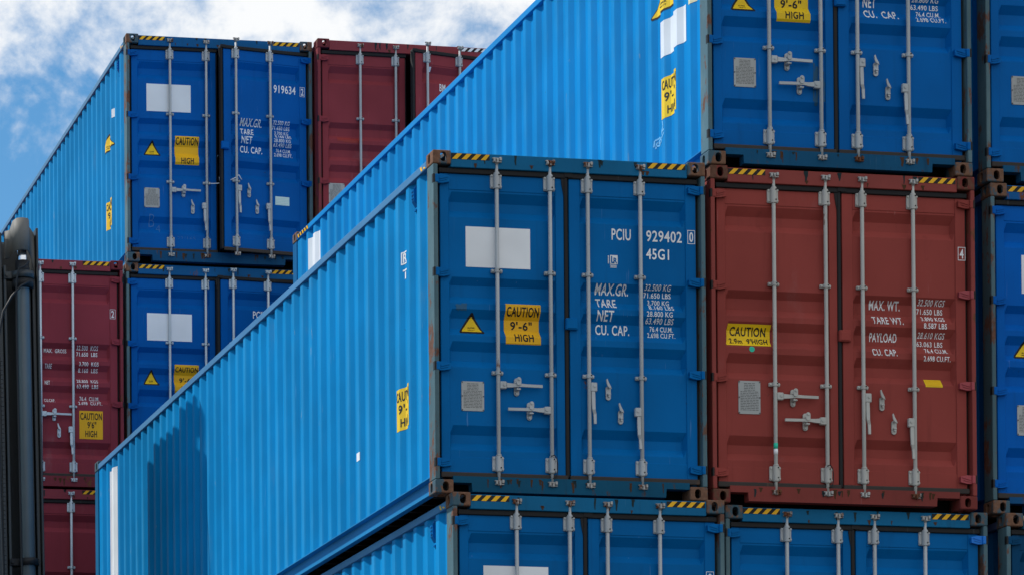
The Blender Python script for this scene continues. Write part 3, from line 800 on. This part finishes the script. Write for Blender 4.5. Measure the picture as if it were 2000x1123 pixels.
# right hand column
container('N', (5.100, .149, T_), 0, S_BLUE2, 'blue container at the top right edge, only its data plate in view', gear=M_GEAR, left=(plate(.268, .702), placard(.40, .97, 2.03, 2.37)))
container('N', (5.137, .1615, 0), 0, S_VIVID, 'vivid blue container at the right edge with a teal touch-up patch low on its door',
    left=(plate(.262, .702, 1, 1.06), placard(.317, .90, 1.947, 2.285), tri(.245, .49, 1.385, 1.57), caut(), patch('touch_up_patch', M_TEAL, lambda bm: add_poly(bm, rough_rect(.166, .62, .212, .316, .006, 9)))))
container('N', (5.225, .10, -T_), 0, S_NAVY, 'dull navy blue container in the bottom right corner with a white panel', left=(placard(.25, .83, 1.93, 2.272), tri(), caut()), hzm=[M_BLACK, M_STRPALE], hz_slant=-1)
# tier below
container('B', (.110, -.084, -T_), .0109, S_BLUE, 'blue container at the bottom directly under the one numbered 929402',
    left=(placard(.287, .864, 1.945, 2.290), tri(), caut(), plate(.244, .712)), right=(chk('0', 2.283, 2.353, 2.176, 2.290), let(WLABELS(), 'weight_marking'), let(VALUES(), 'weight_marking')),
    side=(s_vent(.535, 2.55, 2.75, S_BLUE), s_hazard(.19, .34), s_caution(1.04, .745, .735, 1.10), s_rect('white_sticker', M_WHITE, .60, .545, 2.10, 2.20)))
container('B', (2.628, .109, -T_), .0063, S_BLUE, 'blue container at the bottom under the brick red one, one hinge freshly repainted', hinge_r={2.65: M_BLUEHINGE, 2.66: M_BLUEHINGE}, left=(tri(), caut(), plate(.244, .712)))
# far stack
FAR_T = [(s, a+.02, b+.02, c+.018, d+.018) for s, a, b, c, d in VALUES()]
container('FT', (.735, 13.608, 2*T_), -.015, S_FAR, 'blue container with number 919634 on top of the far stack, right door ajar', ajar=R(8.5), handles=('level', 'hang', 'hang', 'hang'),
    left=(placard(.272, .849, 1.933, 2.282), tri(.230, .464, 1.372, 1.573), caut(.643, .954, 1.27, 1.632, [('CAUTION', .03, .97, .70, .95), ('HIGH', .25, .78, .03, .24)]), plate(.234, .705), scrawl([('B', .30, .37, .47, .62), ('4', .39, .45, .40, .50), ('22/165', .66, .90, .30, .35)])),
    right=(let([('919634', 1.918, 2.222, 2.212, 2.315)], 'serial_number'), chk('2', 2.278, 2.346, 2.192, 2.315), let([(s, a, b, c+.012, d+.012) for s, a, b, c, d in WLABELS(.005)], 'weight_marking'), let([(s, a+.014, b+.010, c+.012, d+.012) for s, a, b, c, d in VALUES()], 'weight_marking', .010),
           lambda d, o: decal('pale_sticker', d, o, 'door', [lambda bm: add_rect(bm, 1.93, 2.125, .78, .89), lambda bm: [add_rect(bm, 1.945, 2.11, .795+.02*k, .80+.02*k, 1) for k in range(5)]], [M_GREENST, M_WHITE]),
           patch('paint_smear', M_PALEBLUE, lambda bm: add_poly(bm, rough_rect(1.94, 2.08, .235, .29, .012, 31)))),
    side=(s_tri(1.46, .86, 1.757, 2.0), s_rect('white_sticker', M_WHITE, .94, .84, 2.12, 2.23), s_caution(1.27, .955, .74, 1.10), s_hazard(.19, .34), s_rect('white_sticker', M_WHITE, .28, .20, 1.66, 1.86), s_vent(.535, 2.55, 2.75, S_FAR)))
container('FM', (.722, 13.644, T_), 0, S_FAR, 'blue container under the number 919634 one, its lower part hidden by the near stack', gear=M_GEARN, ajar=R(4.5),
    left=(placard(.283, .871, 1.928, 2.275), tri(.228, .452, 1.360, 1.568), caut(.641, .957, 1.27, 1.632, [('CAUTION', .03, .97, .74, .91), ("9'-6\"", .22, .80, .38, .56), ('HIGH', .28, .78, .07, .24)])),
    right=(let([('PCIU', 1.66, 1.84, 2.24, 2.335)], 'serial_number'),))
container('FR', (3.195, 13.42, 2*T_), 0, S_MAR, 'maroon container on the far stack right of the number 919634 one, right door ajar', ajar=R(11), hz=(0, 1), hzm=[M_BLACK, M_LETTER],
    left=(plate(.152, .80, 1.05, 1.05), patch('red_repaint', M_REDPATCH, lambda bm: (add_poly(bm, rough_rect(.075, .148, 1.62, 1.78, .004, 11, 3)), add_poly(bm, rough_rect(.28, .62, 1.60, 1.655, .012, 13)), add_poly(bm, rough_rect(.075, .148, .72, .95, .004, 12, 3))))),
    right=(let([('BM', 1.575, 1.66, 2.255, 2.35)], 'serial_number'), patch('white_sticker', M_WHITE, lambda bm: add_rect(bm, 1.36, 1.40, 2.62, 2.67) if False else add_rect(bm, 1.42, 1.46, 2.50, 2.555))))
FW_R = (chk('2', 2.272, 2.344, 2.168, 2.288), let([('MAX.  GROSS', 1.424, 1.715, 1.725, 1.775), ('TARE', 1.429, 1.518, 1.521, 1.575), ('NET', 1.423, 1.490, 1.311, 1.360), ('CU.CAP.', 1.420, 1.560, 1.092, 1.140)], 'weight_marking'),
        let([('32.500  KGS', 1.846, 2.124, 1.769, 1.821), ('71.650  LBS', 1.845, 2.118, 1.692, 1.744), ('3.700  KGS', 1.871, 2.123, 1.560, 1.612), ('8.160  LBS', 1.866, 2.118, 1.486, 1.535), ('28.800  KGS', 1.838, 2.115, 1.345, 1.392), ('63.490  LBS', 1.838, 2.116, 1.278, 1.326),
             ('76.4  CU.M.', 1.882, 2.138, 1.126, 1.182), ('2.698  CU.FT.', 1.859, 2.166, 1.066, 1.112)], 'weight_marking', .010),
        caut(1.868, 2.172, .636, .992, [('CAUTION', .04, .96, .68, .93), ("9'6\"", .34, .72, .38, .62), ('HIGH', .25, .75, .07, .30)]))
container('FW', (-1.763, 13.604, T_), 0, S_MAR2, 'dark maroon container with a CAUTION sticker on its right door, beside the black mast', gear=M_GEARN, handles=('level', 'hang', 'level', 'hang'), bars=[.572, 1.04, 1.367, 1.785], right=FW_R)
container('FW', (-1.790, 13.604, 0), 0, S_MAR2, 'dark maroon container low behind the black mast, under the one with weights in white', gear=M_GEARN, handles=('level', 'hang', 'level', 'hang'), bars=[.572, 1.04, 1.367, 1.775])

# string tying the ajar door of the top far container
def ft(x, y, z):
    a = -.015; return (.735 + x*math.cos(a) - y*math.sin(a), 13.608 + x*math.sin(a) + y*math.cos(a), Z0 + 2*T_ + z)
bm = bmesh.new()
A, B = Vector(ft(1.060, -.012, 1.020)), Vector(ft(1.39, -.135, 1.075))
pts = [A + (B-A)*t + Vector((0, 0, -.03*math.sin(math.pi*t))) for t in [k/10 for k in range(11)]]
tube(bm, pts, .006, 6); tube(bm, [B, B+Vector((.03, -.005, .03)), B+Vector((.07, 0, -.03))], .006, 6); tube(bm, [A+(B-A)*.4, A+(B-A)*.38+Vector((0, -.01, .05))], .006, 6)
tag(link('tie_string', new_mesh('tie_string', bm, M_LETTER)), 'pale string tied between the two doors of the far top container', 'string')

# ------------------------------------------------------------------ lift mast of the container handler in the aisle
MX, MY = -1.450, 8.82                          # right hand edge and near face of the visible column
mast = D.objects.new('lift_mast', None); COL.objects.link(mast)
mast.location = (MX + .16, MY, 0); mast.rotation_euler.y = -.0140
tag(mast, 'black steel lift mast with a hydraulic cylinder at the left edge of the picture', 'lift mast')
TOP = Z0 + 4.725
def mobj(name, fn, mats, loc=(0, 0, 0)):
    bm = bmesh.new(); fn(bm); return link(name, new_mesh(name, bm, mats), mast, loc)
def outer(bm):
    bbox_(bm, -.030, -.004, -.02, .62, 0, TOP, .006); bbox_(bm, -.075, -.034, .03, .60, 0, TOP-.06, .006)
    bbox_(bm, -.115, -.090, .05, .60, 0, TOP-.42, .004)
    bbox_(bm, -.40, -.372, -.02, .62, 0, TOP-.42, .006); bbox_(bm, -.60, -.41, .02, .62, 0, TOP-.05, .008)
    bbox_(bm, -.37, -.12, .40, .62, 0, TOP-.06, .006)
    fixn(bm)
mobj('mast_rail', outer, M_MAST)
def hood(bm):
    # bent plate over the cylinder head with an arched lower edge
    ctl = [(-.40, .05), (-.345, .02), (-.325, -.06), (-.295, -.115), (-.235, -.14), (-.175, -.125), (-.150, -.08), (-.128, .0), (-.09, .02), (-.045, .03)]
    topz = [TOP-.03, TOP-.02, TOP+.062, TOP+.075, TOP+.076, TOP+.075, TOP+.070, TOP+.012, TOP-.03, TOP-.06]
    botz = [TOP-.33, TOP-.32, TOP-.29, TOP-.275, TOP-.27, TOP-.275, TOP-.29, TOP-.29, TOP-.40, TOP-.60]
    th = .016
    A = [(min(x+.030, -.040), y) for x, y in ctl]
    f, b = [], []
    for (x, y), t, z in zip(A, topz, botz):
        f.append((bm.verts.new((x, y, z)), bm.verts.new((x, y, t)))); b.append((bm.verts.new((x, y+th+.02, z)), bm.verts.new((x, y+th+.02, t))))
    for i in range(len(A)-1):
        for q in ((f[i][0], f[i+1][0], f[i+1][1], f[i][1]), (b[i][0], b[i][1], b[i+1][1], b[i+1][0]), (f[i][1], f[i+1][1], b[i+1][1], b[i][1]), (f[i][0], b[i][0], b[i+1][0], f[i+1][0])):
            bm.faces.new(q).smooth = True
    fixn(bm)
mobj('cylinder_hood', hood, paint('weathered_hood', (.16, .155, .14), .0, .08, .6, .5, spec=.15))
CX, CY = -.192, -.02
zb = Z0 + 4.05
mobj('lift_cylinder', lambda bm: lathe(bm, [(.074, 1.0), (.074, zb), (.076, zb+.02)], CX, CY, 24), M_MASTG)
mobj('cylinder_rod', lambda bm: lathe(bm, [(.056, zb), (.056, TOP-.1)], CX, CY, 20), M_CHROME)
mobj('cylinder_gland', lambda bm: (lathe(bm, [(.092, zb+.0), (.122, zb+.005), (.122, zb+.09), (.09, zb+.095)], CX, CY, 24), lathe(bm, [(.076, zb+.10), (.076, zb+.30)], CX, CY, 24)), M_MASTB)
def collar(z, r=.13):
    def f(bm):
        lathe(bm, [(r-.03, z-.04), (r, z-.035), (r, z+.035), (r-.03, z+.04)], CX, CY, 24)
        bbox_(bm, -.40, CX-.10, CY-.02, CY+.10, z-.04, z+.04, .006); bbox_(bm, CX+.10, -.07, CY-.02, CY+.10, z-.04, z+.04, .006)
        for x in (-.375, -.085): lathe_y(bm, x, z, .02, CY-.045, CY-.01)
        fixn(bm)
    return f
mobj('cylinder_clamp', collar(zb+.14), M_MAST); mobj('cylinder_clamp', collar(Z0+1.02, .115), M_MASTB)
mobj('hose', lambda bm: tube(bm, [(CX+.05, CY-.11, zb+.27), (CX, CY-.15, zb+.21), (CX-.07, CY-.15, zb+.18), (CX-.10, CY-.14, zb+.05), (CX-.105, CY-.12, zb-.5), (CX-.10, CY-.11, zb-2), (CX-.09, CY-.11, 2)], .012), M_HOSE)
mobj('hose', lambda bm: tube(bm, [(CX+.05, CY-.13, zb+.05), (CX-.05, CY-.16, zb-.01), (CX-.16, CY-.17, zb-.13), (CX-.26, CY-.16, zb-.30), (CX-.32, CY-.15, zb-.6), (CX-.33, CY-.14, zb-1.6), (CX-.31, CY-.13, zb-3.2), (CX-.30, CY-.13, 2)], .013), M_HOSE)
mobj('lift_chain', lambda bm: [box(bm, -.455, -.43, -.005+.0, .015, z, z+.045) for z in [Z0-.2+.05*k for k in range(70)]], M_MAST)
# the rest of the mast, out of frame to the left: crossheads, carriage and the second column
mobj('crosshead', lambda bm: (bbox_(bm, -.55, -.12, .62, 1.95, TOP-.9, TOP+.02, .01), bbox_(bm, -.55, -.12, .62, 1.95, 6.0, 6.5, .01), bbox_(bm, -.55, -.12, .62, 1.95, .4, 1.0, .01)), M_MAST)
mobj('carriage', lambda bm: bbox_(bm, -.50, -.20, .66, 1.40, 1.2, TOP-.95, .01), M_MASTB)
mobj('mast_rail', lambda bm: (bbox_(bm, -.60, -.10, 1.75, 2.12, 0, TOP-.16, .01)), M_MAST)
